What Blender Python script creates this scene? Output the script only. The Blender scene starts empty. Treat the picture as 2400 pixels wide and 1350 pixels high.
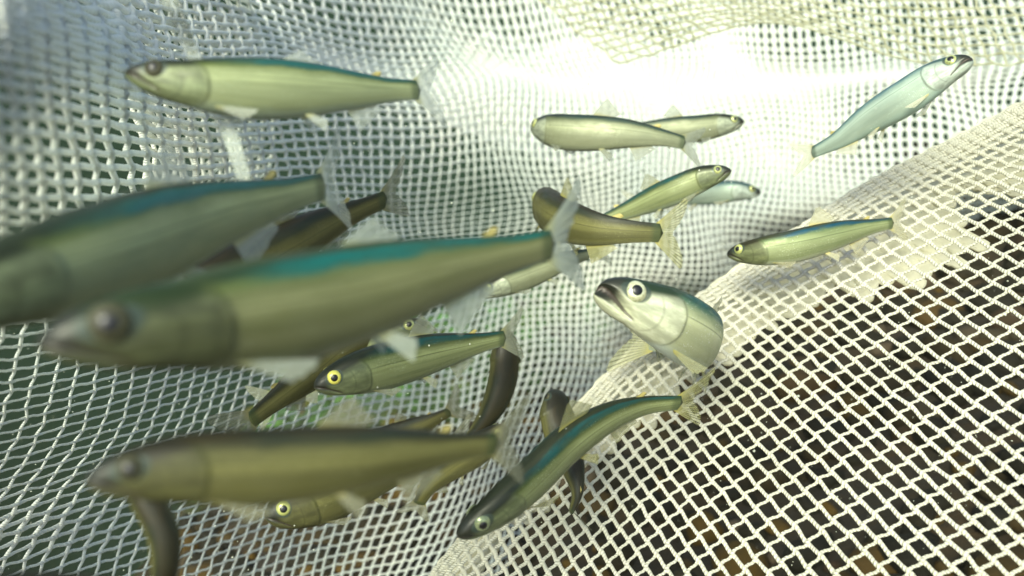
import bpy, math, random
import numpy as np
from mathutils import Vector, noise as mnoise

R = math.radians
random.seed(7)
rng = np.random.RandomState(11)
scene = bpy.context.scene

# ------------------------------------------------------------------ camera
PITCH = 20.0
HFOV = 65.0
FPX = 1200.0 / math.tan(R(HFOV / 2))
cam_d = bpy.data.cameras.new('camera')
cam = bpy.data.objects.new('camera', cam_d)
scene.collection.objects.link(cam)
cam.location = (0, 0, 0)
cam.rotation_euler = (R(90 - PITCH), 0, 0)
cam_d.sensor_width = 36
cam_d.lens = 18 / math.tan(R(HFOV / 2))
cam_d.clip_start = 0.005
cam_d.clip_end = 100
cam_d.dof.use_dof = True
cam_d.dof.focus_distance = 0.375
cam_d.dof.aperture_fstop = 7.4
scene.camera = cam

# ------------------------------------------------------------------ light
SUN_EL, SUN_AZ = 42.0, 202.0          # azimuth clockwise from +Y
world = bpy.data.worlds.new('World')
scene.world = world
world.use_nodes = True
nt = world.node_tree
bg = nt.nodes['Background']
sky = nt.nodes.new('ShaderNodeTexSky')
sky.sky_type = 'NISHITA'
sky.sun_disc = False
sky.sun_elevation = R(SUN_EL)
sky.sun_rotation = R(SUN_AZ)
nt.links.new(sky.outputs[0], bg.inputs[0])
bg.inputs[1].default_value = 0.09
sun_d = bpy.data.lights.new('sun', 'SUN')
sun_d.energy = 3.0
sun_d.angle = R(25)
sun_d.color = (0.95, 0.96, 0.74)
sun = bpy.data.objects.new('sun', sun_d)
scene.collection.objects.link(sun)
sdir = Vector((math.sin(R(SUN_AZ)) * math.cos(R(SUN_EL)), math.cos(R(SUN_AZ)) * math.cos(R(SUN_EL)), math.sin(R(SUN_EL))))
sun.rotation_euler = sdir.to_track_quat('Z', 'Y').to_euler()
sun.location = (0, 0, 3)
scene.view_settings.view_transform = 'Standard'
scene.view_settings.look = 'None'
scene.view_settings.gamma = 1
scene.view_settings.exposure = 1.5
scene.cycles.max_bounces = 10
scene.cycles.transparent_max_bounces = 24

# ------------------------------------------------------------------ helpers
CF = np.array([0, math.cos(R(PITCH)), -math.sin(R(PITCH))])
CU = np.array([0, math.sin(R(PITCH)), math.cos(R(PITCH))])
CR = np.array([1.0, 0, 0])

def P(px, py, d):
    px, py, d = np.asarray(px, float), np.asarray(py, float), np.asarray(d, float)
    return (d * (px - 1200) / FPX)[..., None] * CR + d[..., None] * CF + (-d * (py - 675) / FPX)[..., None] * CU

def linkm(name, verts, faces, mat=None, parent=None, uv=None, smooth=True, attrs=None, origin=None):
    me = bpy.data.meshes.new(name)
    verts = np.asarray(verts, float)
    if origin is not None:
        verts = verts - np.asarray(origin)
    F = np.asarray(faces)
    me.vertices.add(len(verts))
    me.vertices.foreach_set('co', verts.ravel())
    if F.ndim == 2:
        k = F.shape[1]
        me.loops.add(F.size)
        me.loops.foreach_set('vertex_index', F.ravel().astype('i4'))
        me.polygons.add(len(F))
        me.polygons.foreach_set('loop_start', np.arange(0, F.size, k, dtype='i4'))
        me.polygons.foreach_set('loop_total', np.full(len(F), k, 'i4'))
    me.update(calc_edges=True)
    me.validate()
    if smooth:
        me.polygons.foreach_set('use_smooth', np.ones(len(me.polygons), bool))
    if uv is not None:
        lay = me.uv_layers.new(name='UVMap')
        li = np.zeros(len(me.loops), 'i4')
        me.loops.foreach_get('vertex_index', li)
        lay.data.foreach_set('uv', np.asarray(uv, 'f4')[li].ravel())
    for k_, a in (attrs or {}).items():
        at = me.attributes.new(k_, 'FLOAT', 'POINT')
        at.data.foreach_set('value', np.asarray(a, 'f4'))
    if mat:
        me.materials.append(mat)
    o = bpy.data.objects.new(name, me)
    scene.collection.objects.link(o)
    if parent is not None:
        o.parent = parent
        if origin is not None and isinstance(parent, bpy.types.Object):
            o.location = (0, 0, 0)
    elif origin is not None:
        o.location = tuple(origin)
    return o

def grid_faces(n, m, close_m=False, off=0):
    f = []
    mm = m if close_m else m - 1
    i, j = np.meshgrid(np.arange(n - 1), np.arange(mm), indexing='ij')
    j2 = (j + 1) % m
    return np.stack([off + i * m + j, off + i * m + j2, off + (i + 1) * m + j2, off + (i + 1) * m + j], -1).reshape(-1, 4)

def tag(o, label=None, cat=None, group=None, kind=None):
    if label: o['label'] = label
    if cat: o['category'] = cat
    if group: o['group'] = group
    if kind: o['kind'] = kind
    return o

def empty(name, loc):
    o = bpy.data.objects.new(name, None)
    o.empty_display_size = 0.02
    o.location = tuple(loc)
    scene.collection.objects.link(o)
    return o

def cubic(xk, Y, x):
    """natural-ish cubic (Hermite, finite difference tangents) along axis 0"""
    xk = np.asarray(xk, float); Y = np.asarray(Y, float); x = np.clip(np.asarray(x, float), xk[0], xk[-1])
    h = np.diff(xk)
    sh = (-1,) + (1,) * (Y.ndim - 1)
    sl = np.diff(Y, axis=0) / h.reshape(sh)
    M = np.zeros_like(Y)
    M[0], M[-1] = sl[0], sl[-1]
    w = (h[:-1] / (h[:-1] + h[1:])).reshape(sh)
    M[1:-1] = sl[:-1] * (1 - w) + sl[1:] * w
    i = np.clip(np.searchsorted(xk, x, side='right') - 1, 0, len(xk) - 2)
    hh = h[i].reshape(sh); t = ((x - xk[i]) / h[i]).reshape(sh)
    return ((2*t**3 - 3*t**2 + 1) * Y[i] + (t**3 - 2*t**2 + t) * hh * M[i] + (-2*t**3 + 3*t**2) * Y[i+1] + (t**3 - t**2) * hh * M[i+1])

# ------------------------------------------------------------------ node helper
class NB:
    def __init__(s, name):
        s.mat = bpy.data.materials.new(name)
        s.mat.use_nodes = True
        s.t = s.mat.node_tree
        s.b = s.t.nodes['Principled BSDF']
        s.out = s.t.nodes['Material Output']
    def n(s, typ, **kw):
        nd = s.t.nodes.new('ShaderNode' + typ)
        for k, v in kw.items():
            setattr(nd, k, v)
        return nd
    def inp(s, sock, v):
        if isinstance(v, bpy.types.NodeSocket): s.t.links.new(v, sock)
        elif isinstance(v, (tuple, list)) and len(v) == 3 and sock.type == 'RGBA': sock.default_value = (*v, 1)
        else: sock.default_value = v
    def m(s, op, a, b=0.0, c=0.0, clamp=False):
        nd = s.n('Math', operation=op); nd.use_clamp = clamp
        s.inp(nd.inputs[0], a); s.inp(nd.inputs[1], b); s.inp(nd.inputs[2], c)
        return nd.outputs[0]
    def rng(s, v, a, b, c=0.0, d=1.0, smooth=True):
        nd = s.n('MapRange', interpolation_type='SMOOTHSTEP' if smooth else 'LINEAR')
        for i, x in enumerate((v, a, b, c, d)): s.inp(nd.inputs[i], x)
        return nd.outputs[0]
    def mix(s, f, a, b, blend='MIX'):
        nd = s.n('Mix', data_type='RGBA', blend_type=blend)
        s.inp(nd.inputs[0], f); s.inp(nd.inputs[6], a); s.inp(nd.inputs[7], b)
        return nd.outputs[2]
    def ramp(s, v, stops, interp='LINEAR'):
        nd = s.n('ValToRGB'); s.inp(nd.inputs[0], v)
        cr = nd.color_ramp; cr.interpolation = interp
        while len(cr.elements) < len(stops): cr.elements.new(0.5)
        for e, (p, c) in zip(cr.elements, stops):
            e.position = p; e.color = (*c, 1)
        return nd.outputs[0]
    def uv(s):
        tc = s.n('TexCoord'); sp = s.n('SeparateXYZ'); s.t.links.new(tc.outputs['UV'], sp.inputs[0])
        return tc.outputs['UV'], sp.outputs[0], sp.outputs[1]
    def noise(s, vec, scale, detail=3, rough=0.5, mapping=None):
        if mapping:
            mp = s.n('Mapping'); s.inp(mp.inputs[0], vec); mp.inputs['Scale'].default_value = mapping; vec = mp.outputs[0]
        nd = s.n('TexNoise'); s.inp(nd.inputs['Vector'], vec)
        nd.inputs['Scale'].default_value = scale; nd.inputs['Detail'].default_value = detail; nd.inputs['Roughness'].default_value = rough
        return nd.outputs[0]
    def bump(s, h, strength, dist):
        nd = s.n('Bump'); nd.inputs['Strength'].default_value = strength; nd.inputs['Distance'].default_value = dist
        s.inp(nd.inputs['Height'], h)
        return nd.outputs[0]
    def objco(s):
        return s.n('TexCoord').outputs['Object']

# ------------------------------------------------------------------ materials
def net_material(name, colA, colB, trans=0.45):
    b = NB(name)
    uv, u, v = b.uv()
    co = b.objco()
    n1 = b.noise(co, 9, 4, 0.6)
    n2 = b.noise(co, 900, 2, 0.5)
    col = b.mix(b.rng(n1, 0.35, 0.68), colA, colB)
    col = b.mix(b.m('MULTIPLY', b.rng(n2, 0.4, 0.7), 0.25), col, tuple(c * 0.72 for c in colA))
    b.inp(b.b.inputs['Base Color'], col)
    b.b.inputs['Roughness'].default_value = 0.6
    # twisted two-ply cord: u counts along the cord, v goes once around
    ph = b.m('ADD', b.m('MULTIPLY', u, 6.2832), b.m('MULTIPLY', v, 12.566))
    tw = b.m('ABSOLUTE', b.m('SINE', b.m('MULTIPLY', ph, 0.5)))
    b.inp(b.b.inputs['Normal'], b.bump(tw, 0.9, 0.0006))
    tr = b.n('BsdfTranslucent'); b.inp(tr.inputs[0], col)
    mx = b.n('MixShader'); mx.inputs[0].default_value = trans
    b.t.links.new(b.b.outputs[0], mx.inputs[1]); b.t.links.new(tr.outputs[0], mx.inputs[2])
    b.t.links.new(mx.outputs[0], b.out.inputs[0])
    return b.mat

def fish_material(name, back, band, upper, flank, belly, cheek, warm=0.0, metal=0.25, band_amt=1.0, seed=0.0, glint=0.5, streak=.32):
    b = NB(name)
    uv, u, v = b.uv()
    co = b.objco()
    add = b.n('VectorMath', operation='ADD'); b.inp(add.inputs[0], uv); add.inputs[1].default_value = (seed, seed * .37, 0)
    vec = add.outputs[0]
    nb = b.noise(vec, 1.0, 4, 0.55, mapping=(9, 7, 1))
    nf = b.noise(vec, 1.0, 3, 0.6, mapping=(75, 26, 1))
    vd = b.m('ADD', v, b.m('MULTIPLY', b.m('SUBTRACT', nb, 0.5), 0.12))
    col = b.ramp(vd, [(0.0, back), (0.20, back), (0.28, upper), (0.36, tuple(.4*x+.6*y for x, y in zip(upper, flank))), (0.45, tuple(x * 1.25 for x in flank)), (0.56, tuple(x * .85 for x in flank)), (0.72, tuple(x * .8 for x in flank)), (0.92, belly)])  # brighter mid-flank stop is a painted highlight streak
    # blue-green iridescent pigment band below the back
    bm = b.m('MULTIPLY', b.rng(vd, 0.10, 0.18), b.rng(vd, 0.34, 0.24))
    bm = b.m('MULTIPLY', bm, b.rng(u, 0.2, 0.3 if band_amt > 1 else 0.42))
    bm = b.m('MULTIPLY', bm, b.rng(b.noise(vec, 1.0, 3, 0.6, mapping=(5, 3, 1)), 0.32, 0.55, 0.25, 1.0))
    col = b.mix(b.m('MULTIPLY', bm, band_amt, clamp=True), col, band)
    # streaky muscle tone along the flank
    st = b.noise(vec, 1.0, 3, 0.6, mapping=(1.3, 9, 1))
    col = b.mix(b.m('MULTIPLY', b.rng(st, 0.45, 0.65), streak), col, tuple(c * 0.55 for c in upper))
    # speckles on the back
    sp = b.m('MULTIPLY', b.rng(nf, 0.58, 0.68), b.rng(v, 0.42, 0.15))
    col = b.mix(b.m('MULTIPLY', sp, 0.65), col, (0.008, 0.012, 0.008))
    if warm:
        wm = b.m('MULTIPLY', b.rng(b.noise(vec, 1.0, 2, 0.5, mapping=(4, 3, 1)), 0.45, 0.6), b.rng(v, 0.45, 0.2))
        col = b.mix(b.m('MULTIPLY', wm, warm), col, (0.05, 0.034, 0.008))
    # broken silvery glints of single scales, painted into the base colour
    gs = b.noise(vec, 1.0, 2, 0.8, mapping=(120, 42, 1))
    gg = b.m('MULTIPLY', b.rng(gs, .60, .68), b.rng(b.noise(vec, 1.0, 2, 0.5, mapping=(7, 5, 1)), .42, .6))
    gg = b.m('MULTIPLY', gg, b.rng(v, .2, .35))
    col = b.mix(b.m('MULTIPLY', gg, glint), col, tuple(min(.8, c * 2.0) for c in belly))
    # lateral line
    ll = b.m('ABSOLUTE', b.m('SUBTRACT', v, b.m('ADD', 0.43, b.m('MULTIPLY', u, 0.04))))
    ll = b.m('MULTIPLY', b.rng(ll, 0.011, 0.003), b.rng(u, 0.22, 0.26))
    col = b.mix(b.m('MULTIPLY', ll, 0.5), col, tuple(c * 0.4 for c in upper))
    # dark rim at the tail root
    rim = b.rng(u, 0.955, 0.985)
    col = b.mix(b.m('MULTIPLY', rim, 0.6), col, (0.03, 0.05, 0.018))
    # head: dark crown, silver cheek
    crown = b.rng(b.m('ADD', v, b.m('MULTIPLY', u, 0.7)), 0.50, 0.36)
    hn = b.noise(vec, 1.0, 4, 0.65, mapping=(38, 16, 1))
    cheek2 = b.mix(b.m('MULTIPLY', b.rng(hn, .5, .68), .55), cheek, tuple(min(.8, c * 1.7) for c in cheek))
    cheek2 = b.mix(b.m('MULTIPLY', b.rng(hn, .45, .3), .5), cheek2, tuple(x * .45 for x in cheek))
    hcol = b.mix(crown, b.mix(b.rng(nb, 0.35, 0.65), cheek2, tuple(c * 0.6 for c in cheek)), tuple(c * 0.85 for c in back))
    snout = b.rng(u, 0.085, 0.03)
    hcol = b.mix(b.m('MULTIPLY', snout, b.rng(v, 0.75, 0.55)), hcol, (0.016, 0.018, 0.012))
    vv = b.m('SUBTRACT', v, 0.55)
    ge = b.m('SUBTRACT', 0.235, b.m('MULTIPLY', b.m('MULTIPLY', vv, vv), 0.30))     # rear edge of gill cover
    hm = b.rng(b.m('SUBTRACT', u, ge), 0.012, -0.022)
    col = b.mix(hm, col, hcol)
    gl = b.m('MULTIPLY', b.rng(b.m('ABSOLUTE', b.m('SUBTRACT', u, ge)), 0.007, 0.002), b.m('MULTIPLY', b.rng(v, 0.15, 0.25), b.rng(v, 0.93, 0.8)))
    col = b.mix(b.m('MULTIPLY', gl, 0.3), col, (0.035, 0.04, 0.012))
    pe = b.m('SUBTRACT', 0.165, b.m('MULTIPLY', b.m('MULTIPLY', vv, vv), 0.35))
    pl = b.m('MULTIPLY', b.rng(b.m('ABSOLUTE', b.m('SUBTRACT', u, pe)), 0.006, 0.001), b.m('MULTIPLY', b.rng(v, 0.3, 0.4), b.rng(v, 0.9, 0.8)))
    col = b.mix(b.m('MULTIPLY', pl, 0.4), col, tuple(c * 0.35 for c in cheek))
    # mouth slit and jaw bone
    ml = b.m('ADD', 0.47, b.m('MULTIPLY', u, 2.6))
    mo = b.m('MULTIPLY', b.rng(b.m('ABSOLUTE', b.m('SUBTRACT', v, ml)), 0.035, 0.012), b.rng(u, 0.115, 0.10))
    col = b.mix(b.m('MULTIPLY', mo, 0.9), col, (0.03, 0.022, 0.016))
    # dark socket round the eye (eye sits at u .083, v .36)
    ex = b.m('DIVIDE', b.m('SUBTRACT', u, 0.083), 0.040)
    ey = b.m('DIVIDE', b.m('SUBTRACT', v, 0.36), 0.165)
    er = b.m('ADD', b.m('MULTIPLY', ex, ex), b.m('MULTIPLY', ey, ey))
    col = b.mix(b.m('MULTIPLY', b.rng(er, 1.15, 0.75), 0.85), col, (0.03, 0.045, 0.035))
    b.inp(b.b.inputs['Base Color'], col)
    b.b.inputs['Metallic'].default_value = metal * .5
    b.b.inputs['Specular IOR Level'].default_value = .35
    b.inp(b.b.inputs['Roughness'], b.rng(b.noise(vec, 1.0, 4, 0.6, mapping=(14, 10, 1)), 0.35, 0.65, 0.34 + (.12 if warm else 0), 0.6))
    b.b.inputs['Subsurface Weight'].default_value = 0.0
    # scales
    vo = b.n('TexVoronoi'); mp = b.n('Mapping'); b.inp(mp.inputs[0], uv); mp.inputs['Scale'].default_value = (125, 46, 1)
    b.t.links.new(mp.outputs[0], vo.inputs[0]); vo.inputs['Scale'].default_value = 1.0; vo.inputs['Randomness'].default_value = 0.25
    sc = b.m('MULTIPLY', vo.outputs[0], b.rng(u, 0.21, 0.26))
    b.inp(b.b.inputs['Normal'], b.bump(sc, 0.25, 0.0004))
    return b.mat

def fin_material(name, tint, ray, alpha=0.42, nrays=17.0, rayamt=0.9, rw=0.40):
    b = NB(name)
    uv, u, v = b.uv()
    # u across rays, v root to tip
    s = b.m('ABSOLUTE', b.m('SINE', b.m('MULTIPLY', u, math.pi * nrays)))
    r = b.rng(s, rw, 0.05)
    col = b.mix(b.m('MULTIPLY', r, rayamt), tint, ray)
    col = b.mix(b.rng(v, 0.35, 0.0), col, tuple(x * y for x, y in zip(tint, (0.95, 0.88, 0.55))))
    b.inp(b.b.inputs['Base Color'], col)
    b.b.inputs['Roughness'].default_value = 0.45
    a = b.m('ADD', b.m('MULTIPLY', b.rng(v, 0.0, 0.8), -0.22), alpha + 0.16)
    a = b.m('ADD', a, b.m('MULTIPLY', r, 0.28))
    a = b.m('ADD', a, b.rng(v, .22, 0.0, 0.0, .35), clamp=True)
    tr = b.n('BsdfTranslucent'); b.inp(tr.inputs[0], col)
    m1 = b.n('MixShader'); m1.inputs[0].default_value = 0.5
    b.t.links.new(b.b.outputs[0], m1.inputs[1]); b.t.links.new(tr.outputs[0], m1.inputs[2])
    tp = b.n('BsdfTransparent')
    m2 = b.n('MixShader'); b.inp(m2.inputs[0], a)
    b.t.links.new(tp.outputs[0], m2.inputs[1]); b.t.links.new(m1.outputs[0], m2.inputs[2])
    b.t.links.new(m2.outputs[0], b.out.inputs[0])
    return b.mat

def plain(name, col, rough=0.4, metal=0.0, var=0.3, scale=200):
    b = NB(name)
    n = b.noise(b.objco(), scale, 3)
    b.inp(b.b.inputs['Base Color'], b.mix(n, tuple(c * (1 - var) for c in col), tuple(min(1, c * (1 + var)) for c in col)))
    b.b.inputs['Roughness'].default_value = rough
    b.b.inputs['Metallic'].default_value = metal
    return b.mat

M_net_white = net_material('white_net_cord', (0.85, 0.89, 0.82), (0.89, 0.90, 0.82))
M_net_cream = net_material('cream_net_cord', (0.68, 0.67, 0.54), (0.80, 0.78, 0.67))
M_net_reflection = net_material('yellow_net_reflection', (0.52, 0.52, 0.32), (0.64, 0.64, 0.46))  # for the mesh panel that stands in for the surface reflection

FM = {
 #                                  back                 band                 upper                 flank               belly               cheek
 'olive': fish_material('olive_fish_skin', (0.012, 0.015, 0.005), (0.005, 0.050, 0.045), (0.050, 0.066, 0.014), (0.178, 0.204, 0.088), (0.234, 0.275, 0.194), (0.115, 0.136, 0.065), seed=1.3),  # belly tone raised to include bounce light from below
 'teal': fish_material('teal_backed_fish_skin', (0.018, 0.032, 0.008), (0.003, 0.096, 0.080), (0.084, 0.106, 0.025), (0.165, 0.173, 0.077), (0.207, 0.225, 0.142), (0.078, 0.088, 0.040), seed=4.1, glint=.3),
 'near': fish_material('bright_olive_fish_skin', (0.014, 0.020, 0.006), (0.010, 0.070, 0.060), (0.081, 0.106, 0.025), (0.250, 0.283, 0.138), (0.263, 0.317, 0.233), (0.150, 0.178, 0.088), seed=31.3, glint=.3),
 'silver': fish_material('silver_fish_skin', (0.019, 0.030, 0.010), (0.005, 0.072, 0.085), (0.102, 0.145, 0.060), (0.357, 0.374, 0.221), (0.408, 0.442, 0.357), (0.357, 0.374, 0.246), metal=0.4, seed=2.7, glint=.8),
 'hero': fish_material('bright_teal_silver_skin', (0.018, 0.035, 0.014), (0.004, 0.075, 0.080), (0.070, 0.140, 0.080), (0.432, 0.454, 0.259), (0.518, 0.583, 0.497), (0.518, 0.540, 0.367), metal=0.35, seed=22.3, glint=.9, streak=.12, band_amt=1.6),
 'slim': fish_material('green_flanked_fish_skin', (0.026, 0.024, 0.007), (0.003, 0.049, 0.079), (0.075, 0.112, 0.038), (0.195, 0.225, 0.105), (0.300, 0.315, 0.225), (0.120, 0.135, 0.060), metal=0.35, seed=12.7, glint=.5),
 'pale': fish_material('pale_blue_fish_skin', (0.044, 0.088, 0.080), (0.024, 0.104, 0.120), (0.152, 0.232, 0.200), (0.317, 0.387, 0.299), (0.264, 0.352, 0.290), (0.352, 0.405, 0.334), metal=0.4, seed=6.2, streak=.15, band_amt=0.6, glint=.6),
 'grey': fish_material('hazed_grey_green_fish_skin', (0.012, 0.014, 0.005), (0.010, 0.034, 0.032), (0.081, 0.095, 0.043), (0.203, 0.219, 0.128), (0.203, 0.223, 0.142), (0.270, 0.297, 0.203), seed=15.2, band_amt=0.7, glint=.8, streak=.2),  # greyed tones also paint in the haze over distant fish
 'brown': fish_material('dusky_fish_skin', (0.013, 0.012, 0.004), (0.005, 0.018, 0.012), (0.038, 0.039, 0.012), (0.103, 0.100, 0.032), (0.186, 0.186, 0.084), (0.071, 0.071, 0.025), warm=0.18, seed=8.8, band_amt=0.6),  # belly colour lightened in place of light bounced up from below
}
FINM = {
 'near': fin_material('whitish_clear_fin', (0.62, 0.66, 0.56), (0.40, 0.42, 0.34), alpha=.34),
 'hero': fin_material('yellow_root_fin', (0.60, 0.60, 0.36), (0.05, 0.05, 0.02), alpha=.42, rw=.5),
 'grey': fin_material('clear_grey_green_fin', (0.42, 0.45, 0.35), (0.2, 0.2, 0.14), alpha=.46),
 'slim': fin_material('straw_fin', (0.64, 0.62, 0.42), (0.10, 0.09, 0.04), alpha=.38),
 'olive': fin_material('clear_olive_fin', (0.44, 0.46, 0.33), (0.10, 0.10, 0.05), alpha=.48),
 'teal': fin_material('clear_grey_fin', (0.55, 0.60, 0.50), (0.30, 0.32, 0.25), alpha=0.52),
 'silver': fin_material('yellowish_fin', (0.66, 0.66, 0.48), (0.04, 0.04, 0.02), alpha=0.38),
 'pale': fin_material('pale_yellow_fin', (0.66, 0.66, 0.52), (0.40, 0.38, 0.22), alpha=0.40),
 'brown': fin_material('smoky_fin', (0.36, 0.36, 0.24), (0.06, 0.06, 0.03), alpha=0.45),
 'rayed': fin_material('dark_rayed_fin', (0.55, 0.54, 0.26), (0.012, 0.012, 0.006), alpha=0.42, rayamt=1.0, nrays=21.0, rw=.6),
}
def iris_mat(name, c, dark, rough=.18):
    b = NB(name)
    n = b.noise(b.objco(), 700, 4, 0.7)
    b.inp(b.b.inputs['Base Color'], b.ramp(n, [(0.3, dark), (0.5, c), (0.75, tuple(min(.8, x * 1.25) for x in c))]))
    b.b.inputs['Roughness'].default_value = rough; b.b.inputs['Metallic'].default_value = .35
    return b.mat
M_iris = iris_mat('gold_green_iris', (0.40, 0.42, 0.17), (0.12, 0.16, 0.06))
M_iris_dim = plain('olive_gold_iris', (0.34, 0.36, 0.12), 0.3, 0.2, 0.25, 900)
M_iris_dark = plain('dusky_iris', (0.030, 0.030, 0.010), 0.7, 0.1, 0.3, 600)
M_pupil = plain('black_pupil', (0.005, 0.005, 0.005), 0.38, 0, 0.1)
M_adip = plain('yellow_adipose_skin', (0.35, 0.30, 0.10), 0.5, 0, 0.2)

# ------------------------------------------------------------------ setting
def m_water():
    b = NB('deep_green_water')
    n = b.noise(b.objco(), 1.5, 3)
    b.inp(b.b.inputs['Base Color'], b.mix(n, (0.010, 0.024, 0.015), (0.017, 0.036, 0.023)))
    b.b.inputs['Roughness'].default_value = 1.0
    b.b.inputs['Specular IOR Level'].default_value = 0.0
    return b.mat
# the dark green depth beyond the net: a wide curved shell
vs = []
NA, NH = 49, 13
for i in range(NA):
    a = R(-120 + 240 * i / (NA - 1))
    for j in range(NH):
        z = -3.0 + 3.5 * j / (NH - 1)
        r = 3.2 + 0.15 * math.sin(3 * a + z)
        vs.append((r * math.sin(a), r * math.cos(a), z))
tag(linkm('water', vs, grid_faces(NA, NH), m_water()), kind='structure')

# river bed: a bank of ground that rises to the right
q1, q2, q3 = P(2400, 1350, .52), P(2400, 560, .95), P(500, 1350, .86)
nrm = np.cross(q2 - q1, q3 - q1); nrm /= np.linalg.norm(nrm)
if nrm[2] < 0: nrm = -nrm
def bed_z(x, y):
    z = q1[2] - (nrm[0] * (x - q1[0]) + nrm[1] * (y - q1[1])) / nrm[2]
    return z
def bed_h(x, y):
    z = bed_z(x, y)
    drop = np.clip(-(x + 0.38) , 0, None) + 0.8 * np.clip(y - 1.35, 0, None)
    z = z - 0.9 * drop
    return np.maximum(z, -2.9) + 0.012 * np.sin(9 * x + 3) * np.cos(11 * y)
gx = np.linspace(-3, 3, 121); gy = np.linspace(-1.0, 3.1, 83)
GX, GY = np.meshgrid(gx, gy, indexing='ij')
GZ = bed_h(GX, GY)
GZ = np.minimum(GZ, 0.25)
b = NB('dark_silt'); n = b.noise(b.objco(), 14, 5, 0.6)
al = b.n('Attribute', attribute_name='algae')
b.inp(b.b.inputs['Base Color'], b.mix(al.outputs['Fac'], b.ramp(n, [(0.3, (0.007, 0.005, 0.001)), (0.5, (0.016, 0.010, 0.002)), (0.7, (0.036, 0.020, 0.003))]), (0.045, 0.11, 0.032)))
b.b.inputs['Roughness'].default_value = 0.95
b.inp(b.b.inputs['Normal'], b.bump(b.noise(b.objco(), 90, 4), 0.6, 0.01))
tag(linkm('river_bed', np.stack([GX, GY, GZ], -1).reshape(-1, 3), grid_faces(121, 83), b.mat, attrs={'algae': np.clip((GY.ravel() - .9) / .3, 0, 1) * np.clip((.35 - GX.ravel()) / .2, 0, 1)}), kind='structure')

# gravel: thousands of rounded pebbles, one object
import bmesh
bm = bmesh.new(); bmesh.ops.create_icosphere(bm, subdivisions=2, radius=1)
ico_v = np.array([v.co[:] for v in bm.verts]); ico_f = np.array([[v.index for v in f.verts] for f in bm.faces]); bm.free()
PV, PF, PR, AL = [], [], [], []
off = 0
for k in range(3600):
    x = random.uniform(-0.55, 1.15); y = random.uniform(0.15, 1.75)
    z = float(bed_h(np.array(x), np.array(y)))
    s = random.choice([.006, .008, .011, .015, .022]) * random.uniform(.8, 1.3)
    sc = np.array([random.uniform(.7, 1.25), random.uniform(.7, 1.25), random.uniform(.45, .8)]) * s
    a = random.uniform(0, 6.28); c_, s_ = math.cos(a), math.sin(a)
    v = ico_v * (1 + 0.16 * np.sin(ico_v[:, [0]] * 3 + k) + 0.12 * np.cos(ico_v[:, [1]] * 4 + k * 1.7)) * sc
    v = v @ np.array([[c_, s_, 0], [-s_, c_, 0], [0, 0, 1]])
    AL.append(np.full(len(ico_v), min(1, max(0, (y - .85) / .25)) * min(1, max(0, (.3 - x) / .15)) * random.uniform(.4, 1)))
    PV.append(v + (x, y, z + s * 0.2)); PF.append(ico_f + off); off += len(ico_v)
    shallow = min(1, max(0, (z + .22) / .15))
    PR.append(np.full(len(ico_v), random.random() if random.random() > .6 * shallow else random.uniform(.68, .86)))
b = NB('mixed_pebbles')
at = b.n('Attribute', attribute_name='rnd')
c0 = b.ramp(at.outputs['Fac'], [(0.0, (0.005, 0.004, 0.002)), (0.4, (0.009, 0.007, 0.002)), (0.62, (0.026, 0.016, 0.003)), (0.82, (0.085, 0.048, 0.004)), (0.91, (0.018, 0.010, 0.008)), (0.95, (0.035, 0.028, 0.012)), (0.988, (0.09, 0.065, 0.04))])
c0 = b.mix(b.m('MULTIPLY', b.noise(b.objco(), 160, 4), 0.6), c0, (0.02, 0.018, 0.01))
al = b.n('Attribute', attribute_name='algae')
c0 = b.mix(b.m('MULTIPLY', al.outputs['Fac'], b.rng(b.noise(b.objco(), 25, 3), .3, .6)), c0, (0.075, 0.19, 0.045))
b.inp(b.b.inputs['Base Color'], c0); b.b.inputs['Roughness'].default_value = 0.8; b.b.inputs['Specular IOR Level'].default_value = 0.2
b.inp(b.b.inputs['Normal'], b.bump(b.noise(b.objco(), 300, 3), 0.4, 0.002))
tag(linkm('gravel', np.concatenate(PV), np.concatenate(PF), b.mat, attrs={'rnd': np.concatenate(PR), 'algae': np.concatenate(AL)}), kind='stuff')

# ------------------------------------------------------------------ the net
net = empty('fishing_net', P(1200, 675, 1.0))
tag(net, 'large white knotless mesh net bag spread behind and under all the fish', 'net')
NET_O = np.array(net.location)

def smooth_field(seed, nwave=7, fmin=0.4, fmax=2.2):
    r = np.random.RandomState(seed)
    w = [(r.uniform(fmin, fmax) * r.choice([-1, 1]), r.uniform(fmin, fmax), r.uniform(0, 6.28), r.uniform(.5, 1)) for _ in range(nwave)]
    def f(a, b_):
        return sum(am * np.sin(wx * a + wy * b_ + ph) for wx, wy, ph, am in w) / nwave ** 0.5
    return f

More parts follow.
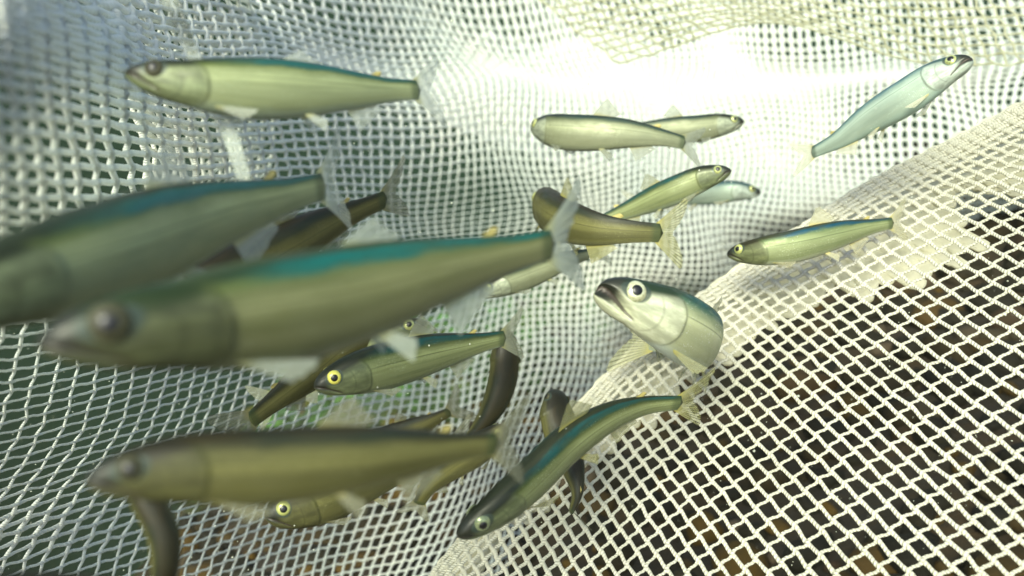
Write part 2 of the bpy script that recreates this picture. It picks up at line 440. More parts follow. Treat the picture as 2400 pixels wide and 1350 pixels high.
def net_panel(ki, kj, X, Y, D, W, mat, seed, name='net_panel', label=None, wig=0.13, jit=0.06, warp=10.0, dwarp=0.02, sub=3, sides=6, mask=None, spots=(), wscale=1.0, scurve=0.0, wratio=1.0, knot=0.28, twist=6.0):
    """ki: strand index at control columns, kj: at control rows; X,Y,D,W [row][col]: pixel, pixel, depth, cord width in px"""
    W = np.array(W, float) * wscale
    A = np.stack([np.array(X, float), np.array(Y, float), np.array(D, float), np.array(W, float)], -1)   # rows, cols, 4
    fs = 6.0
    f1, f2, f3 = smooth_field(seed), smooth_field(seed + 1), smooth_field(seed + 2, fmin=.3, fmax=1.2)
    r = np.random.RandomState(seed)
    ni, nj = ki[-1] + 1, kj[-1] + 1
    def surf(ii, jj):
        B = cubic(kj, A, jj)                       # len(jj), cols, 4
        C = cubic(ki, B.transpose(1, 0, 2), ii).transpose(1, 0, 2)
        return C                                    # jj, ii, 4
    ii = np.arange(ni, dtype=float); jj = np.arange(nj, dtype=float)
    C = surf(jj=jj, ii=ii)
    J, I = np.meshgrid(jj, ii, indexing='ij')
    a, c = I / fs, J / fs
    C[..., 0] += warp * f1(a, c); C[..., 1] += warp * f2(a, c)
    C[..., 2] *= 1 + dwarp * f3(a, c)
    for sx_, sy_, rx_, ry_, am_ in spots:
        C[..., 3] *= 1 + am_ * np.exp(-((C[..., 0] - sx_) / rx_) ** 2 - ((C[..., 1] - sy_) / ry_) ** 2)
    N = P(C[..., 0], C[..., 1], C[..., 2])          # nodes
    RAD = C[..., 3] * 0.5 * C[..., 2] / FPX
    # staggered nodes make every cord weave a little
    tu = np.gradient(N, axis=1); tv = np.gradient(N, axis=0)
    sg = ((-1.0) ** (I + J))[..., None]
    N = N + wig * sg * (tu * 0.6 - tv * 0.6) + jit * (tu * r.normal(0, 1, J.shape)[..., None] + tv * r.normal(0, 1, J.shape)[..., None])
    nx = np.cross(tu, tv); nx /= np.linalg.norm(nx, axis=-1, keepdims=True) + 1e-12
    VV, FF, UU = [], [], []
    off = 0
    for fam in (0, 1):
        cnt = nj if fam == 0 else ni
        for s in range(cnt):
            pts = N[s] if fam == 0 else N[:, s]
            rd = RAD[s] if fam == 0 else RAD[:, s]
            nn = nx[s] if fam == 0 else nx[:, s]
            oth = tv[s] if fam == 0 else tu[:, s]
            rd = rd / wratio if fam == 0 else rd * wratio
            mk = None
            if mask is not None:
                mk = mask[s] if fam == 0 else mask[:, s]
            L = len(pts)
            t = np.linspace(0, L - 1, (L - 1) * sub + 1)
            k = np.arange(L)
            Q = cubic(k, pts, t); rr = np.interp(t, k, rd); n_ = cubic(k, nn, t)
            n_ /= np.linalg.norm(n_, axis=1, keepdims=True) + 1e-12
            fr = np.abs(t - np.round(t))
            rr = rr * (1 + knot * np.clip(1 - fr / 0.34, 0, 1) * 0.9 + r.normal(0, .04, len(t)))
            Q = Q + n_ * (rr * 0.25 * np.cos(np.pi * (t + s + fam)))[:, None]
            Q = Q + cubic(k, oth, t) * (scurve * (-1 if fam == 0 else .35) * np.sin(2 * np.pi * t))[:, None]
            T = np.gradient(Q, axis=0); T /= np.linalg.norm(T, axis=1, keepdims=True) + 1e-12
            S = np.cross(T, n_); S /= np.linalg.norm(S, axis=1, keepdims=True) + 1e-12
            U = np.cross(S, T)
            ang = np.arange(sides + 1) * 2 * math.pi / sides
            ring = Q[:, None, :] + rr[:, None, None] * (np.cos(ang)[None, :, None] * S[:, None, :] + 0.8 * np.sin(ang)[None, :, None] * U[:, None, :])
            VV.append(ring.reshape(-1, 3))
            UU.append(np.stack([np.repeat(t * twist, sides + 1), np.tile(ang / (2 * math.pi), len(t))], -1))
            FF.append(grid_faces(len(t), sides + 1, False, off))
            off += len(t) * (sides + 1)
    o = linkm(name, np.concatenate(VV) - NET_O, np.concatenate(FF), mat, parent=net, uv=np.concatenate(UU))
    if label: o['label'] = label
    return o

# back of the bag: cords fan out of the far centre towards the near left
ki = [0, 6, 13, 23, 36, 53, 73, 96, 124]
kj = [0, 11, 24, 32, 41, 50, 62, 84]
X = [[-350, -80, 220, 520, 850, 1150, 1500, 1900, 2560],
     [-250, 20, 330, 620, 930, 1250, 1570, 1950, 2560],
     [-200, 80, 380, 680, 1000, 1300, 1600, 1970, 2560],
     [-200, 90, 400, 700, 1010, 1320, 1620, 1980, 2560],
     [-230, 80, 400, 710, 1010, 1320, 1620, 1980, 2560],
     [-330, 0, 350, 680, 1000, 1300, 1600, 1960, 2560],
     [-500, -150, 230, 590, 940, 1270, 1570, 1950, 2560],
     [-760, -400, 0, 380, 760, 1130, 1500, 1950, 2560]]
Y = [[-450, -380, -300, -220, -160, -150, -170, -220, -300],
     [-150, -70, 10, 60, 100, 120, 130, 100, 40],
     [150, 210, 250, 265, 265, 250, 240, 230, 220],
     [480, 500, 490, 450, 420, 395, 370, 370, 400],
     [740, 730, 680, 610, 560, 525, 500, 500, 560],
     [1010, 960, 880, 790, 720, 665, 640, 650, 720],
     [1400, 1300, 1170, 1040, 940, 870, 840, 850, 900],
     [2100, 1960, 1800, 1640, 1500, 1400, 1300, 1200, 1150]]
D = [[.25, .29, .45, .62, .85, 1.1, 1.25, 1.25, 1.2],
     [.21, .22, .40, .58, .85, 1.05, 1.15, 1.1, 1.05],
     [.18, .205, .36, .56, .80, .98, 1.05, .98, .92],
     [.19, .24, .39, .57, .80, .95, 1.0, .95, .86],
     [.23, .30, .43, .58, .78, .92, .95, .94, 1.25],
     [.28, .33, .43, .56, .75, .88, .94, 1.2, 1.35],
     [.30, .34, .42, .53, .68, .80, 1.1, 1.4, 1.4],
     [.28, .32, .38, .46, .56, .66, 1.1, 1.3, 1.3]]
W = [[26, 22, 15, 12, 11, 10, 10, 9, 9],
     [24, 24, 16, 13, 11, 11, 10, 8, 8],
     [26, 23, 17, 12, 12, 13, 12, 9, 8],
     [22, 20, 16, 9, 6.5, 8, 11, 11, 11],
     [13, 11, 9, 7, 6, 6, 8.5, 12, 12],
     [9, 8, 7.5, 7, 6.5, 6, 6, 8, 9],
     [9, 8, 7, 6, 6, 6, 6, 8, 9],
     [10, 9, 8, 7, 6, 6, 7, 8, 9]]
net_panel(ki, kj, X, Y, D, W, M_net_white, 21, label='white back wall of the net with open square mesh', sub=3, warp=13, dwarp=0.03, wig=0.03, jit=.04, wscale=.86, scurve=.05, wratio=1.06, spots=[(285, 60, 55, 170, .9), (100, 1240, 260, 70, .8), (1120, 470, 150, 100, -.55), (1380, 760, 160, 110, .35), (800, 150, 200, 60, .3)])

net_panel([0, 4, 8, 13], [0, 9, 17, 25], [[180, 300, 420, 560], [240, 350, 460, 600], [330, 430, 530, 650], [300, 400, 500, 640]],
    [[-250, -230, -160, -90], [60, 110, 120, 130], [350, 390, 360, 330], [640, 640, 560, 500]],
    [[.38, .42, .47, .52], [.38, .44, .50, .60], [.40, .48, .54, .62], [.40, .48, .56, .65]], [[12, 11, 10, 9], [13, 12, 10, 9], [13, 12, 10, 9], [11, 10, 9, 8]],
    M_net_white, 37, label='doubled layer of mesh behind the upper left fish', sub=3, warp=14, wig=.03)

# a second, farther layer that fills the meshes of the bright middle
ki2 = [0, 12, 24, 36, 48]; kj2 = [0, 9, 18, 25]
net_panel(ki2, kj2,
    [[1150, 1300, 1450, 1600, 1750], [1000, 1180, 1370, 1560, 1760], [1080, 1240, 1420, 1650, 1850], [1350, 1480, 1650, 1850, 2060]],
    [[90, 100, 100, 110, 150], [200, 210, 210, 220, 260], [300, 310, 320, 340, 380], [400, 400, 440, 450, 470]],
    [[1.2, 1.35, 1.4, 1.35, 1.3], [1.1, 1.2, 1.28, 1.2, 1.15], [1.05, 1.12, 1.18, 1.12, 1.05], [1.0, 1.08, 1.12, 1.08, 1.0]],
    [[12] * 5, [13] * 5, [11, 11, 12, 12, 12], [7] * 5], M_net_white, 51, label='second white layer of mesh behind the bright middle', sub=2, sides=5, warp=16)

# the net's reflection in the water surface, built as a mesh panel
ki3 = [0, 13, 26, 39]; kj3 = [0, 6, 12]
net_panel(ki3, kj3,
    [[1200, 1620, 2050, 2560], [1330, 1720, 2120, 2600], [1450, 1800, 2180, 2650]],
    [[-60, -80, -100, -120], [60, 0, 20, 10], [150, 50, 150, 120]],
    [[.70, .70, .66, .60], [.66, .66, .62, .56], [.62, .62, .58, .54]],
    [[5.5] * 4, [5] * 4, [5] * 4], M_net_reflection, 71, label='yellowish reflection of the mesh in the water surface, upper right', sub=3, warp=8)

# right-hand fold of the net, lying over the gravel
ridge = np.array([(880, 1500), (1060, 1290), (1230, 1090), (1400, 900), (1600, 725), (1800, 580), (2050, 430), (2280, 300), (2520, 180)], float)
dirs = np.array([(.36, .93), (.48, .87), (.55, .83), (.62, .78), (.72, .69), (.80, .60), (.88, .47), (.93, .37), (.95, .30)])
kd = [0, 60, 180, 350, 560, 820, 1200]
X4 = [list(ridge[:, 0] + k * dirs[:, 0]) for k in kd]
Y4 = [list(ridge[:, 1] + k * dirs[:, 1]) for k in kd]
dr = np.array([.34, .37, .41, .44, .46, .465, .455, .435, .41])
df = np.array([.27, .28, .29, .30, .30, .30, .30, .29, .28])
tt = [0, .08, .22, .42, .64, .85, 1.0]
D4 = [list(dr * (1 - t) + df * t) for t in tt]
W4 = [[12] * 9, [10.5] * 9, [9] * 9, [8] * 9, [9] * 9, [10] * 9, [11] * 9]
net_panel([0, 9, 18, 26, 35, 44, 53, 62, 71], [0, 5, 10, 15, 20, 25, 32], X4, Y4, D4, W4, M_net_cream, 91,
          label='cream right fold of the net in sharp focus over dark gravel', sub=5, sides=8, warp=7, dwarp=0.01, wig=0.03, jit=0.03, scurve=.065, wratio=1.13, twist=5.0)

# pale lining pressed behind the upper part of that fold, ragged lower edge
tk = np.arange(9.0)
tl = np.linspace(0.6, 8, 900)
def edge(t):
    return np.interp(t, [0.6, 1, 2, 3, 4, 5, 5.35, 5.7, 5.95, 6.05, 6.35, 6.5, 6.75, 7, 8], [60, 70, 90, 140, 150, 190, 280, 310, 300, 140, 140, 270, 300, 300, 400])
cell_t = np.floor(tl * 10) / 10                        # the edge steps from mesh to mesh
fr_ = tl * 10 - np.floor(tl * 10)
stepr = np.array([mnoise.noise(Vector((c * 7.3, 3.1, 0))) * 52 + mnoise.noise(Vector((c * 31.7, 9.1, 0))) * 30 for c in cell_t])
Dk = np.maximum(edge(cell_t) + stepr + 10 * np.sin(np.pi * fr_), 22)
rg = cubic(tk, ridge, tl); dg = cubic(tk, dirs, tl); drl = cubic(tk, dr, tl)
nk = 30
vv = []
for q in range(nk):
    s = q / (nk - 1)
    k = -4 + s * Dk
    pp = rg + dg * k[:, None]
    wv = 0.004 * np.sin(tl * 9 + q * .5) + 0.003 * np.sin(tl * 23 - q)
    dd = drl * (1 + 0.01) - (drl - 0.29) * np.interp(k, kd, tt) + 0.022 + wv * .3
    vv.append(P(pp[:, 0], pp[:, 1], dd))
vv = np.concatenate(vv)
b = NB('cream_lining_cloth')
co = b.objco()
n1 = b.noise(co, 30, 4); n2 = b.noise(co, 260, 3)
b.inp(b.b.inputs['Base Color'], b.mix(b.m('MULTIPLY', b.rng(n2, .4, .7), .5), b.mix(n1, (0.84, 0.82, 0.66), (0.88, 0.86, 0.74)), (0.74, 0.72, 0.56)))
b.b.inputs['Roughness'].default_value = 0.8
b.b.inputs['Specular IOR Level'].default_value = 0.05
tr = b.n('BsdfTranslucent'); tr.inputs[0].default_value = (.86, .84, .68, 1)
mx = b.n('MixShader'); mx.inputs[0].default_value = .55
b.t.links.new(b.b.outputs[0], mx.inputs[1]); b.t.links.new(tr.outputs[0], mx.inputs[2]); b.t.links.new(mx.outputs[0], b.out.inputs[0])
o = linkm('net_lining', vv - NET_O, grid_faces(nk, len(tl)), b.mat, parent=net)
o['label'] = 'pale cream lining with ragged lower edge behind the right fold'
sm = o.modifiers.new('thick', 'SOLIDIFY'); sm.thickness = 0.0015

# white strap hanging behind the upper left fish
sp = cubic(np.arange(6.0), np.array([(350, -90, .22), (400, 10, .22), (450, 120, .235), (520, 270, .24), (560, 380, .24), (600, 520, .245)]), np.linspace(0, 5, 60))
sw = np.interp(np.linspace(0, 5, 60), [0, 1, 2, 3, 4, 5], [44, 42, 36, 46, 38, 30])
ctr = P(sp[:, 0], sp[:, 1], sp[:, 2])
hw = sw * sp[:, 2] / FPX / 2
ang = np.linspace(0, 2 * math.pi, 13)[:-1]
ring = ctr[:, None, :] + hw[:, None, None] * (np.cos(ang)[None, :, None] * CR + 0.18 * np.sin(ang)[None, :, None] * CF)
o0 = ctr[0]
M_strap = plain('white_webbing', (0.42, 0.46, 0.40), 0.8, 0, .15, 120)
_t = M_strap.node_tree; _mx = _t.nodes.new('ShaderNodeMixShader'); _tp = _t.nodes.new('ShaderNodeBsdfTransparent'); _mx.inputs[0].default_value = .3
_t.links.new(_tp.outputs[0], _mx.inputs[1]); _t.links.new(_t.nodes['Principled BSDF'].outputs[0], _mx.inputs[2]); _t.links.new(_mx.outputs[0], _t.nodes['Material Output'].inputs[0])
strap = linkm('strap', ring.reshape(-1, 3), grid_faces(60, 12, True), M_strap, origin=o0)
tag(strap, 'soft white flat strap hanging behind the upper left fish', 'strap')

# ------------------------------------------------------------------ fish
S_ = [0, .006, .018, .04, .07, .11, .16, .22, .30, .40, .50, .60, .70, .80, .90, .96, 1.0]
H_ = [.003, .013, .024, .038, .050, .061, .069, .081, .093, .099, .096, .086, .071, .055, .042, .039, .037]
H2_ = [.003, .015, .028, .044, .058, .070, .082, .092, .099, .101, .098, .089, .075, .058, .044, .040, .038]
WR = [1.0, .95, .9, .8, .72, .68, .66, .64, .60, .58, .55, .52, .47, .40, .30, .22, .12]
GROUP = 'small silver river fish swimming inside the net'

def fish(label, pts, mat='olive', roll=0.0, hs=1.0, gape=0.0, up=None, tail=1.0, tailang=0.0, spread=1.0, dorsal=1.0, fin=None, headless=False, iris=None, L=None, ws=1.0, slimhead=False):
    pts = np.array(pts, float)
    W3 = P(pts[:, 0], pts[:, 1], pts[:, 2])
    seg = np.concatenate([[0], np.cumsum(np.linalg.norm(np.diff(W3, axis=0), axis=1))])
    L = seg[-1]
    seg = seg / L
    s = np.unique(np.concatenate([np.linspace(0, .03, 7), np.linspace(.03, .25, 36), np.linspace(.25, 1, 46)]))
    C = cubic(seg, W3, s)
    # smooth once more
    T = np.gradient(C, s, axis=0)
    for _ in range(3): T[1:-1] = (T[:-2] + 2 * T[1:-1] + T[2:]) / 4
    T /= np.linalg.norm(T, axis=1, keepdims=True)
    T = -T                                             # forward: towards the head
    ra = R(roll)
    if up is None: up2 = np.array([0, 1.0])
    else: up2 = np.array([math.cos(R(up)), math.sin(R(up))])
    ref = math.cos(ra) * (up2[0] * CR + up2[1] * CU) - math.sin(ra) * CF
    U = ref[None] - (T @ ref)[:, None] * T
    U /= np.linalg.norm(U, axis=1, keepdims=True)
    Sd = np.cross(T, U)
    h = cubic(S_, np.array(H_ if slimhead else H2_), s) * L * hs
    w = h * cubic(S_, np.array(WR), s) * ws
    bulge = np.clip(1 - np.abs(s - .36) / .3, 0, 1)
    hu = h * (1 - 0.08 * bulge); hl = h * (1 + 0.10 * bulge)
    M = 64
    ph = np.arange(M) / M * 2 * math.pi
    v = np.where(ph <= math.pi, ph / math.pi, 2 - ph / math.pi)
    cz, sy = np.cos(ph), np.sin(ph)
    pz = np.sign(cz) * np.abs(cz) ** 0.93; py_ = np.sign(sy) * np.abs(sy) ** 0.88
    SS, VV_ = np.meshgrid(s, v, indexing='ij')
    vv55 = VV_ - .55
    ge = .235 - .30 * vv55 ** 2
    # gill cover stands proud, drops at its rear edge
    side = np.sin(np.clip(VV_, 0, 1) * math.pi)
    gill = 1 + side * (0.075 * np.clip((SS - .12) / .08, 0, 1) * (SS < ge) )
    wid = w[:, None] * py_[None, :] * gill
    zz = np.where(pz[None, :] > 0, hu[:, None], hl[:, None]) * pz[None, :]
    # mouth
    ml = .47 + 2.6 * SS
    inm = np.clip((.112 - SS) / .03, 0, 1)
    dm = VV_ - ml
    groove = np.exp(-(dm / (.05 if gape > .02 else .03)) ** 2) * inm
    wid = wid * (1 - (.75 if gape > .02 else .3) * groove)
    if gape:
        g = gape * L * np.clip((.10 - SS) / .10, 0, 1)
        zz = zz + np.where(dm < 0, .3 * g, -1.0 * g) * (1 - np.exp(-(dm / .03) ** 2))
        C_sh = np.where(dm > 0.01, 1, 0) * 0.25 * g - groove * .35 * g
    else:
        C_sh = 0 * SS
    V3 = C[:, None, :] + wid[..., None] * Sd[:, None, :] + zz[..., None] * U[:, None, :] + C_sh[..., None] * T[:, None, :]
    n = len(s)
    verts = V3.reshape(-1, 3)
    faces = grid_faces(n, M, True)
    uvs = np.stack([SS, VV_], -1).reshape(-1, 2)
    cen = C[n // 2]
    root = empty('fish', cen)
    tag(root, label, 'fish', GROUP)
    # end caps
    vn = len(verts)
    verts = np.concatenate([verts, [C[0] + T[0] * L * .003], [C[-1] - T[-1] * L * .016]])
    uvs = np.concatenate([uvs, [[0, .45]], [[1, .5]]])
    k = np.arange(M)
    cap1 = np.stack([np.full(M, vn), (k + 1) % M, k, k], -1)
    body_f = [tuple(f) for f in faces]
    me_f = body_f + [(vn, (a + 1) % M, a) for a in range(M)] + [(vn + 1, (n - 1) * M + a, (n - 1) * M + (a + 1) % M) for a in range(M)]
    me = bpy.data.meshes.new('body'); me.from_pydata([tuple(x) for x in (verts - cen)], [], me_f); me.update()
    me.polygons.foreach_set('use_smooth', np.ones(len(me.polygons), bool))
    lay = me.uv_layers.new(name='UVMap'); li = np.zeros(len(me.loops), 'i4'); me.loops.foreach_get('vertex_index', li)
    lay.data.foreach_set('uv', uvs.astype('f4')[li].ravel())
    me.materials.append(FM[mat])
    bo = bpy.data.objects.new('body', me); scene.collection.objects.link(bo); bo.parent = root
    fmat = FINM[fin or mat]
    at = lambda arr, x: np.array([np.interp(x, s, arr[:, q]) for q in range(3)])
    hat = lambda arr, x: float(np.interp(x, s, arr))
    def surfpt(x, f):                                   # f = ring angle
        c, u_, d_ = at(C, x), at(U, x), at(Sd, x)
        hz = hat(hu if math.cos(f) > 0 else hl, x)
        return c + d_ * hat(w, x) * math.copysign(abs(math.sin(f)) ** .88, math.sin(f)) + u_ * hz * math.cos(f)
    def addfin(name, base, tipdir, lens, m=fmat, bend=None, curve=0.0):
        base = np.array(base); tipdir = np.array(tipdir); lens = np.array(lens)
        K = 9
        vs, us = [], []
        tipdir = tipdir / np.linalg.norm(tipdir, axis=1, keepdims=True)
        nn = len(base)
        bd = np.zeros(3) if bend is None else bend
        th = 0.0012 * L
        side_n = np.cross(tipdir[0], base[-1] - base[0] + 1e-9); side_n /= np.linalg.norm(side_n) + 1e-12
        for sgn in (1, -1):
            for a in range(nn):
                for q in range(K):
                    t = q / (K - 1)
                    p = base[a] + tipdir[a] * lens[a] * t + bd * (t ** 2) * lens[a] * curve
                    rip = 0.012 * L * t * math.sin(a * 2.1) * 0.25
                    vs.append(p + side_n * (sgn * th * (1 - t * .8) + rip)); us.append((a / (nn - 1), t))
        f = np.concatenate([grid_faces(nn, K), grid_faces(nn, K, off=nn * K)[:, ::-1]])
        o = linkm(name, np.array(vs) - cen, f, m, parent=root, uv=np.array(us))
        return o
    # tail fin
    na = 25
    sp_ = np.linspace(-1, 1, na)
    B = [at(C, .985) + at(U, .985) * hat(h, 1.0) * x * 1.02 for x in sp_]
    fmat_t = fmat
    tb = -at(T, 1.0); su = at(Sd, 1.0)
    ca, sa = math.cos(R(tailang)), math.sin(R(tailang))
    tb2 = tb * ca + su * sa
    dv = [tb2 * math.cos(R(33 * spread) * x) + at(U, 1.0) * math.sin(R(36 * spread) * x) for x in sp_]
    ln = (0.080 + 0.125 * np.abs(sp_) ** 1.3 - 0.03 * np.abs(sp_) ** 10 + 0.003 * np.cos(sp_ * 40)) * L * tail
    addfin('tail_fin', B, dv, ln, bend=su, curve=0.15)
    # dorsal
    if dorsal:
        sx = np.linspace(.47, .59, 11); q = np.linspace(0, 1, 11)
        addfin('dorsal_fin', [surfpt(x, 0) - at(U, x) * .004 * L for x in sx], [at(U, x) * (.9 - .35 * y) * dorsal - at(T, x) * (.5 + .5 * y) for x, y in zip(sx, q)], (.125 - .085 * q ** .8 - 0.02 * (q < .05)) * L * min(1, dorsal + .3), bend=-at(T, .5), curve=0.1)
    sx = np.linspace(.80, .835, 5)
    addfin('adipose_fin', [surfpt(x, 0) - at(U, x) * .003 * L for x in sx], [at(U, x) * .5 - at(T, x) for x in sx], np.array([.035, .036, .033, .027, .02]) * L, m=M_adip)
    sx = np.linspace(.69, .81, 9); q = np.linspace(0, 1, 9)
    addfin('anal_fin', [surfpt(x, math.pi) + at(U, x) * .003 * L for x in sx], [-at(U, x) * (1 - .3 * y) - at(T, x) * (.55 + .5 * y) for x, y in zip(sx, q)], (.085 - .055 * q) * L)
    for sg in (1, -1):
        sx = np.linspace(.525, .55, 7); q = np.linspace(0, 1, 7)
        addfin('pelvic_fin', [surfpt(x, sg * .88 * math.pi) for x in sx], [-at(U, .54) * (.55 + .3 * (1 - y)) - at(T, .54) * (.8 + .4 * y) + at(Sd, .54) * sg * (.35 + .2 * y) for y in q], (.085 - .03 * q) * L)
        q = np.linspace(0, 1, 9)
        addfin('pectoral_fin', [surfpt(.245 + .012 * y, sg * (.80 + .035 * y) * math.pi) for y in q], [-at(U, .25) * (.10 + .38 * y) - at(T, .25) * 1.0 + at(Sd, .25) * sg * (.30 + .12 * y) for y in q], (.135 - .05 * q) * L)
    # eyes
    for sg in (1, -1):
        f = sg * .36 * math.pi
        c = surfpt(.083, f)
        out = at(Sd, .083) * sg * .93 + at(U, .083) * .22 + at(T, .083) * .22
        out /= np.linalg.norm(out)
        a1 = at(T, .083) - out * (at(T, .083) @ out); a1 /= np.linalg.norm(a1); a2 = np.cross(out, a1)
        er = 0.030 * L * hs ** .5
        def dome(r0, r1, depth, base, nr=7, m=20):
            vs = []
            for i in range(nr):
                t = i / (nr - 1); rr = r0 + (r1 - r0) * t
                z = depth * (math.sqrt(max(0, 1 - (rr / max(r0, r1)) ** 2)))
                for k2 in range(m):
                    a = 2 * math.pi * k2 / m
                    vs.append(base + a1 * rr * math.cos(a) + a2 * rr * math.sin(a) + out * z)
            return np.array(vs), grid_faces(nr, m, True)
        vs, f_ = dome(er, er * .02, er * .50, c - out * er * .14)
        eo = linkm('eye', vs - cen, f_, iris or (M_iris_dark if roll >= 60 else M_iris if mat in ('silver', 'pale', 'hero') else M_iris_dim), parent=root)
        vs, f_ = dome(er * .50, er * .01, er * .14, c - out * er * .14 + out * er * .43, nr=4)
        linkm('pupil', vs - cen, f_, M_pupil, parent=eo)
    return root

fish('blurred olive fish at the upper left, facing left, tail reaching the bright net', [(292, 172, .225), (450, 194, .23), (620, 203, .24), (800, 210, .255), (978, 211, .275)], 'near', roll=0, hs=.98, slimhead=True, dorsal=.35, iris=M_iris_dark)
fish('big blurred fish at the left edge, head outside the picture, tail up to the right', [(-330, 790, .135), (-100, 700, .145), (150, 618, .165), (450, 520, .205), (755, 437, .255)], 'near', roll=6, tail=1.0, hs=.86, slimhead=True, dorsal=.6, iris=M_iris_dark)
fish('dark-backed fish between the two largest fish, only its rear half and tail showing', [(330, 740, .26), (480, 668, .27), (640, 592, .29), (780, 520, .31), (900, 468, .325)], 'brown', roll=35, hs=1.0)
fish('largest fish, teal-backed and blurred, crossing the left half towards the lower left', [(85, 808, .135), (300, 775, .142), (550, 735, .158), (800, 690, .178), (1050, 630, .20), (1290, 573, .225)], 'teal', roll=10, hs=.90, slimhead=True, dorsal=.4, iris=M_iris_dark)
fish('big dim brown-olive fish low in the left half, blurred, facing left', [(198, 1128, .15), (400, 1098, .157), (650, 1085, .167), (900, 1066, .18), (1160, 1040, .20)], 'brown', roll=6, hs=.86, dorsal=.6, iris=M_iris_dark)
fish('fish with bright yellow eye facing left below the largest fish', [(736, 908, .34), (840, 872, .35), (950, 842, .365), (1060, 818, .38), (1180, 793, .395)], 'olive', roll=12, hs=1.08, iris=plain('bright_yellow_iris', (0.55, 0.52, 0.10), .3, .1, .2, 900))
fish('fish behind the yellow-eyed one, its narrow tail end pointing to the lower left', [(950, 700, .42), (860, 765, .41), (760, 845, .40), (680, 910, .385), (590, 983, .37)], 'brown', roll=15, hs=1.2, tail=1.4)
fish('fish peeking out above the yellow-eyed one, small round head turned right', [(1002, 757, .41), (950, 775, .41), (880, 806, .41), (790, 850, .42), (700, 900, .43), (640, 935, .44)], 'olive', roll=2, hs=.88, iris=M_iris)
fish('bright teal and silver fish with open mouth curling its tail beneath itself, right of centre', [(1404, 672, .325), (1480, 706, .328), (1560, 742, .336), (1628, 778, .356), (1655, 808, .39), (1632, 820, .42), (1580, 808, .43), (1525, 797, .43)], 'hero', roll=-4, hs=.93, up=70, gape=.022, fin='hero', iris=iris_mat('pale_silver_iris', (0.50, 0.50, 0.32), (0.20, 0.24, 0.10)), tailang=0, dorsal=.55)
fish('slim fish with electric blue rear back facing left over the cream net, tail raised', [(1704, 596, .425), (1780, 588, .415), (1860, 574, .41), (1950, 553, .41), (2030, 534, .415), (2090, 523, .42)], 'slim', roll=6, hs=.9)
fish('pale blue-silver fish rising to the upper right with its mouth shut', [(2278, 138, .36), (2200, 176, .37), (2120, 226, .38), (2040, 276, .395), (1965, 327, .41), (1905, 357, .425)], 'pale', roll=-14, hs=1.04, fin='pale', dorsal=.3, spread=.7, gape=.012)
fish('grey-green fish with pale blunt head facing left in the bright upper middle', [(1248, 298, .53), (1310, 305, .505), (1390, 310, .495), (1480, 314, .49), (1550, 322, .49), (1602, 334, .495)], 'grey', roll=0, hs=1.0, iris=M_iris, spread=.8)
fish('fish facing right behind the blunt-headed one, yellow ringed eye', [(1744, 285, .54), (1690, 292, .54), (1620, 300, .54), (1540, 304, .545), (1440, 305, .55)], 'grey', roll=5, hs=1.0, iris=M_iris)
fish('green-backed fish with dark snout pointing up to the right in the middle', [(1714, 400, .45), (1650, 416, .455), (1580, 444, .46), (1500, 480, .47), (1400, 520, .48)], 'olive', roll=4, hs=.98, iris=M_iris)
fish('small faint green fish farthest back, its head just past the dark-snouted one', [(1783, 452, .60), (1720, 447, .60), (1650, 452, .61), (1570, 462, .62), (1500, 475, .63)], 'pale', roll=6, hs=.92)
fish('brown-backed fish bending away with a spread dark-rayed tail at centre', [(1268, 470, .50), (1290, 492, .46), (1340, 522, .43), (1410, 538, .415), (1480, 543, .41), (1545, 546, .41)], 'brown', roll=10, hs=1.02, fin='rayed', spread=1.25, tail=.9)
fish('olive fish half behind the largest tail fin, head low and facing left at centre', [(1122, 692, .47), (1180, 666, .47), (1250, 638, .475), (1320, 612, .48), (1400, 590, .49)], 'grey', roll=8, hs=.98)
fish('dark fish seen from above, diving in a curve behind the yellow-eyed fish tail', [(1182, 770, .44), (1184, 830, .44), (1176, 900, .44), (1152, 960, .44), (1105, 1020, .44), (1060, 1060, .44)], 'brown', roll=75, hs=.95, ws=1.8, up=0, dorsal=0)
fish('small dark fish behind the low brown one with only its thin tail end showing', [(830, 1060, .47), (900, 1030, .47), (980, 1000, .465), (1052, 966, .46)], 'brown', roll=20, hs=1.25, tail=1.5, spread=1.1)
fish('fish curving down under the low brown one, tail fin pointing straight down', [(1190, 1000, .38), (1120, 1050, .38), (1060, 1090, .38), (1010, 1135, .38), (982, 1180, .385)], 'brown', roll=25, hs=1.35, up=140)
fish('fish head with round olive eye poking out below the low brown fish', [(621, 1213, .34), (680, 1192, .345), (750, 1162, .35), (840, 1120, .36), (940, 1085, .37), (1060, 1050, .38)], 'brown', roll=8, hs=1.4, iris=M_iris_dim)
fish('long curved fish in front of the cream net, diving to the lower left', [(1072, 1258, .30), (1150, 1203, .305), (1240, 1125, .315), (1330, 1040, .325), (1430, 978, .335), (1520, 950, .345), (1592, 944, .35)], 'olive', roll=28, hs=.86, fin='rayed', iris=iris_mat('pale_green_iris', (0.22, 0.26, 0.14), (0.08, 0.10, 0.05)))
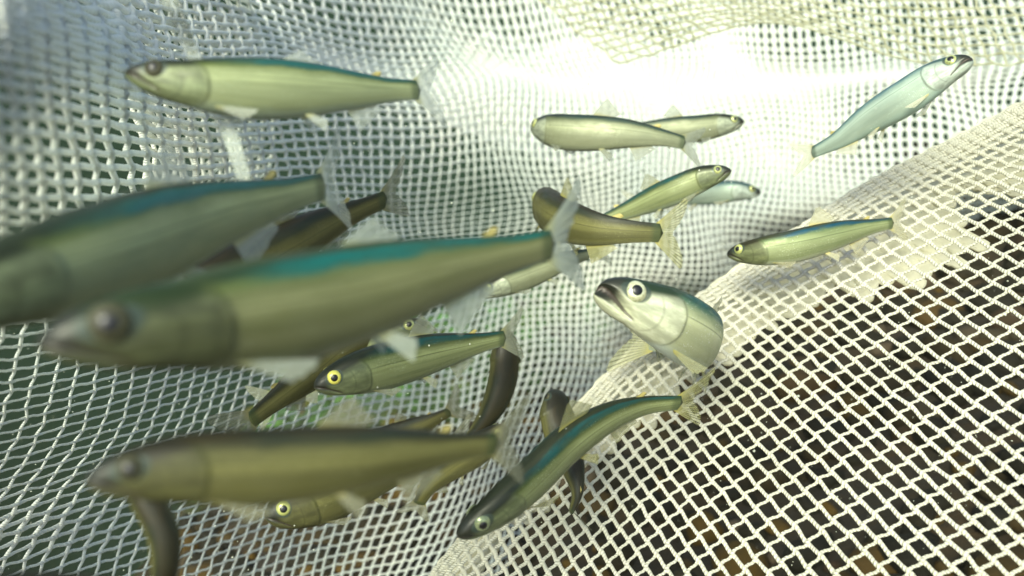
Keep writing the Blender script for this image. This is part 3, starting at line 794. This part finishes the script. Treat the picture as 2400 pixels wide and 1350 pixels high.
fish('upright dark fish behind the long curved one, blunt nose up', [(1303, 912, .37), (1305, 970, .365), (1322, 1040, .36), (1345, 1105, .355), (1352, 1160, .35), (1338, 1200, .35)], 'brown', roll=70, hs=1.05, ws=2.2, up=0, dorsal=0, tailang=60)
fish('dark blurred fish bending down out of the bottom left of the picture', [(300, 1080, .20), (345, 1170, .20), (385, 1260, .20), (385, 1350, .20), (350, 1450, .20), (300, 1520, .20)], 'brown', roll=60, hs=.95, ws=1.35, up=0, dorsal=0)
fish('dark back of a fish cut off by the bottom left corner', [(-260, 1420, .16), (-50, 1405, .16), (150, 1400, .17), (350, 1405, .18), (480, 1415, .19)], 'brown', roll=20, hs=.9, dorsal=0)

# ------------------------------------------------------------------ drifting specks
PV, PF = [], []
off = 0
bm = bmesh.new(); bmesh.ops.create_icosphere(bm, subdivisions=1, radius=1)
iv = np.array([v.co[:] for v in bm.verts]); if_ = np.array([[v.index for v in f.verts] for f in bm.faces]); bm.free()
for k in range(1300):
    d = random.uniform(.28, .75)
    x, y = random.uniform(-50, 2450), random.uniform(-50, 1400)
    r_ = random.choice([.0002, .00025, .0003, .0004])
    PV.append(iv * r_ * np.array([random.uniform(.6, 1.4) for _ in range(3)]) + P(x, y, d)); PF.append(if_ + off); off += len(iv)
tag(linkm('drifting_specks', np.concatenate(PV), np.concatenate(PF), plain('pale_speck', (0.5, 0.52, 0.42), .6, 0, .1)), kind='stuff')

# ------------------------------------------------------------------ murky water body
bm = bmesh.new(); bmesh.ops.create_cube(bm, size=1)
me = bpy.data.meshes.new('haze'); bm.to_mesh(me); bm.free()
hz = bpy.data.objects.new('haze', me); scene.collection.objects.link(hz)
hz.scale = (8.0, 8.0, 5.2); hz.location = (0, 0, -1.4 - 0.6)
hm = bpy.data.materials.new('murky_water'); hm.use_nodes = True
hm.node_tree.nodes.remove(hm.node_tree.nodes['Principled BSDF'])
pv = hm.node_tree.nodes.new('ShaderNodeVolumePrincipled')
pv.inputs['Color'].default_value = (0.80, 0.86, 0.66, 1); pv.inputs['Density'].default_value = 0.011
hm.node_tree.links.new(pv.outputs[0], hm.node_tree.nodes['Material Output'].inputs['Volume'])
me.materials.append(hm)
tag(hz, kind='stuff')
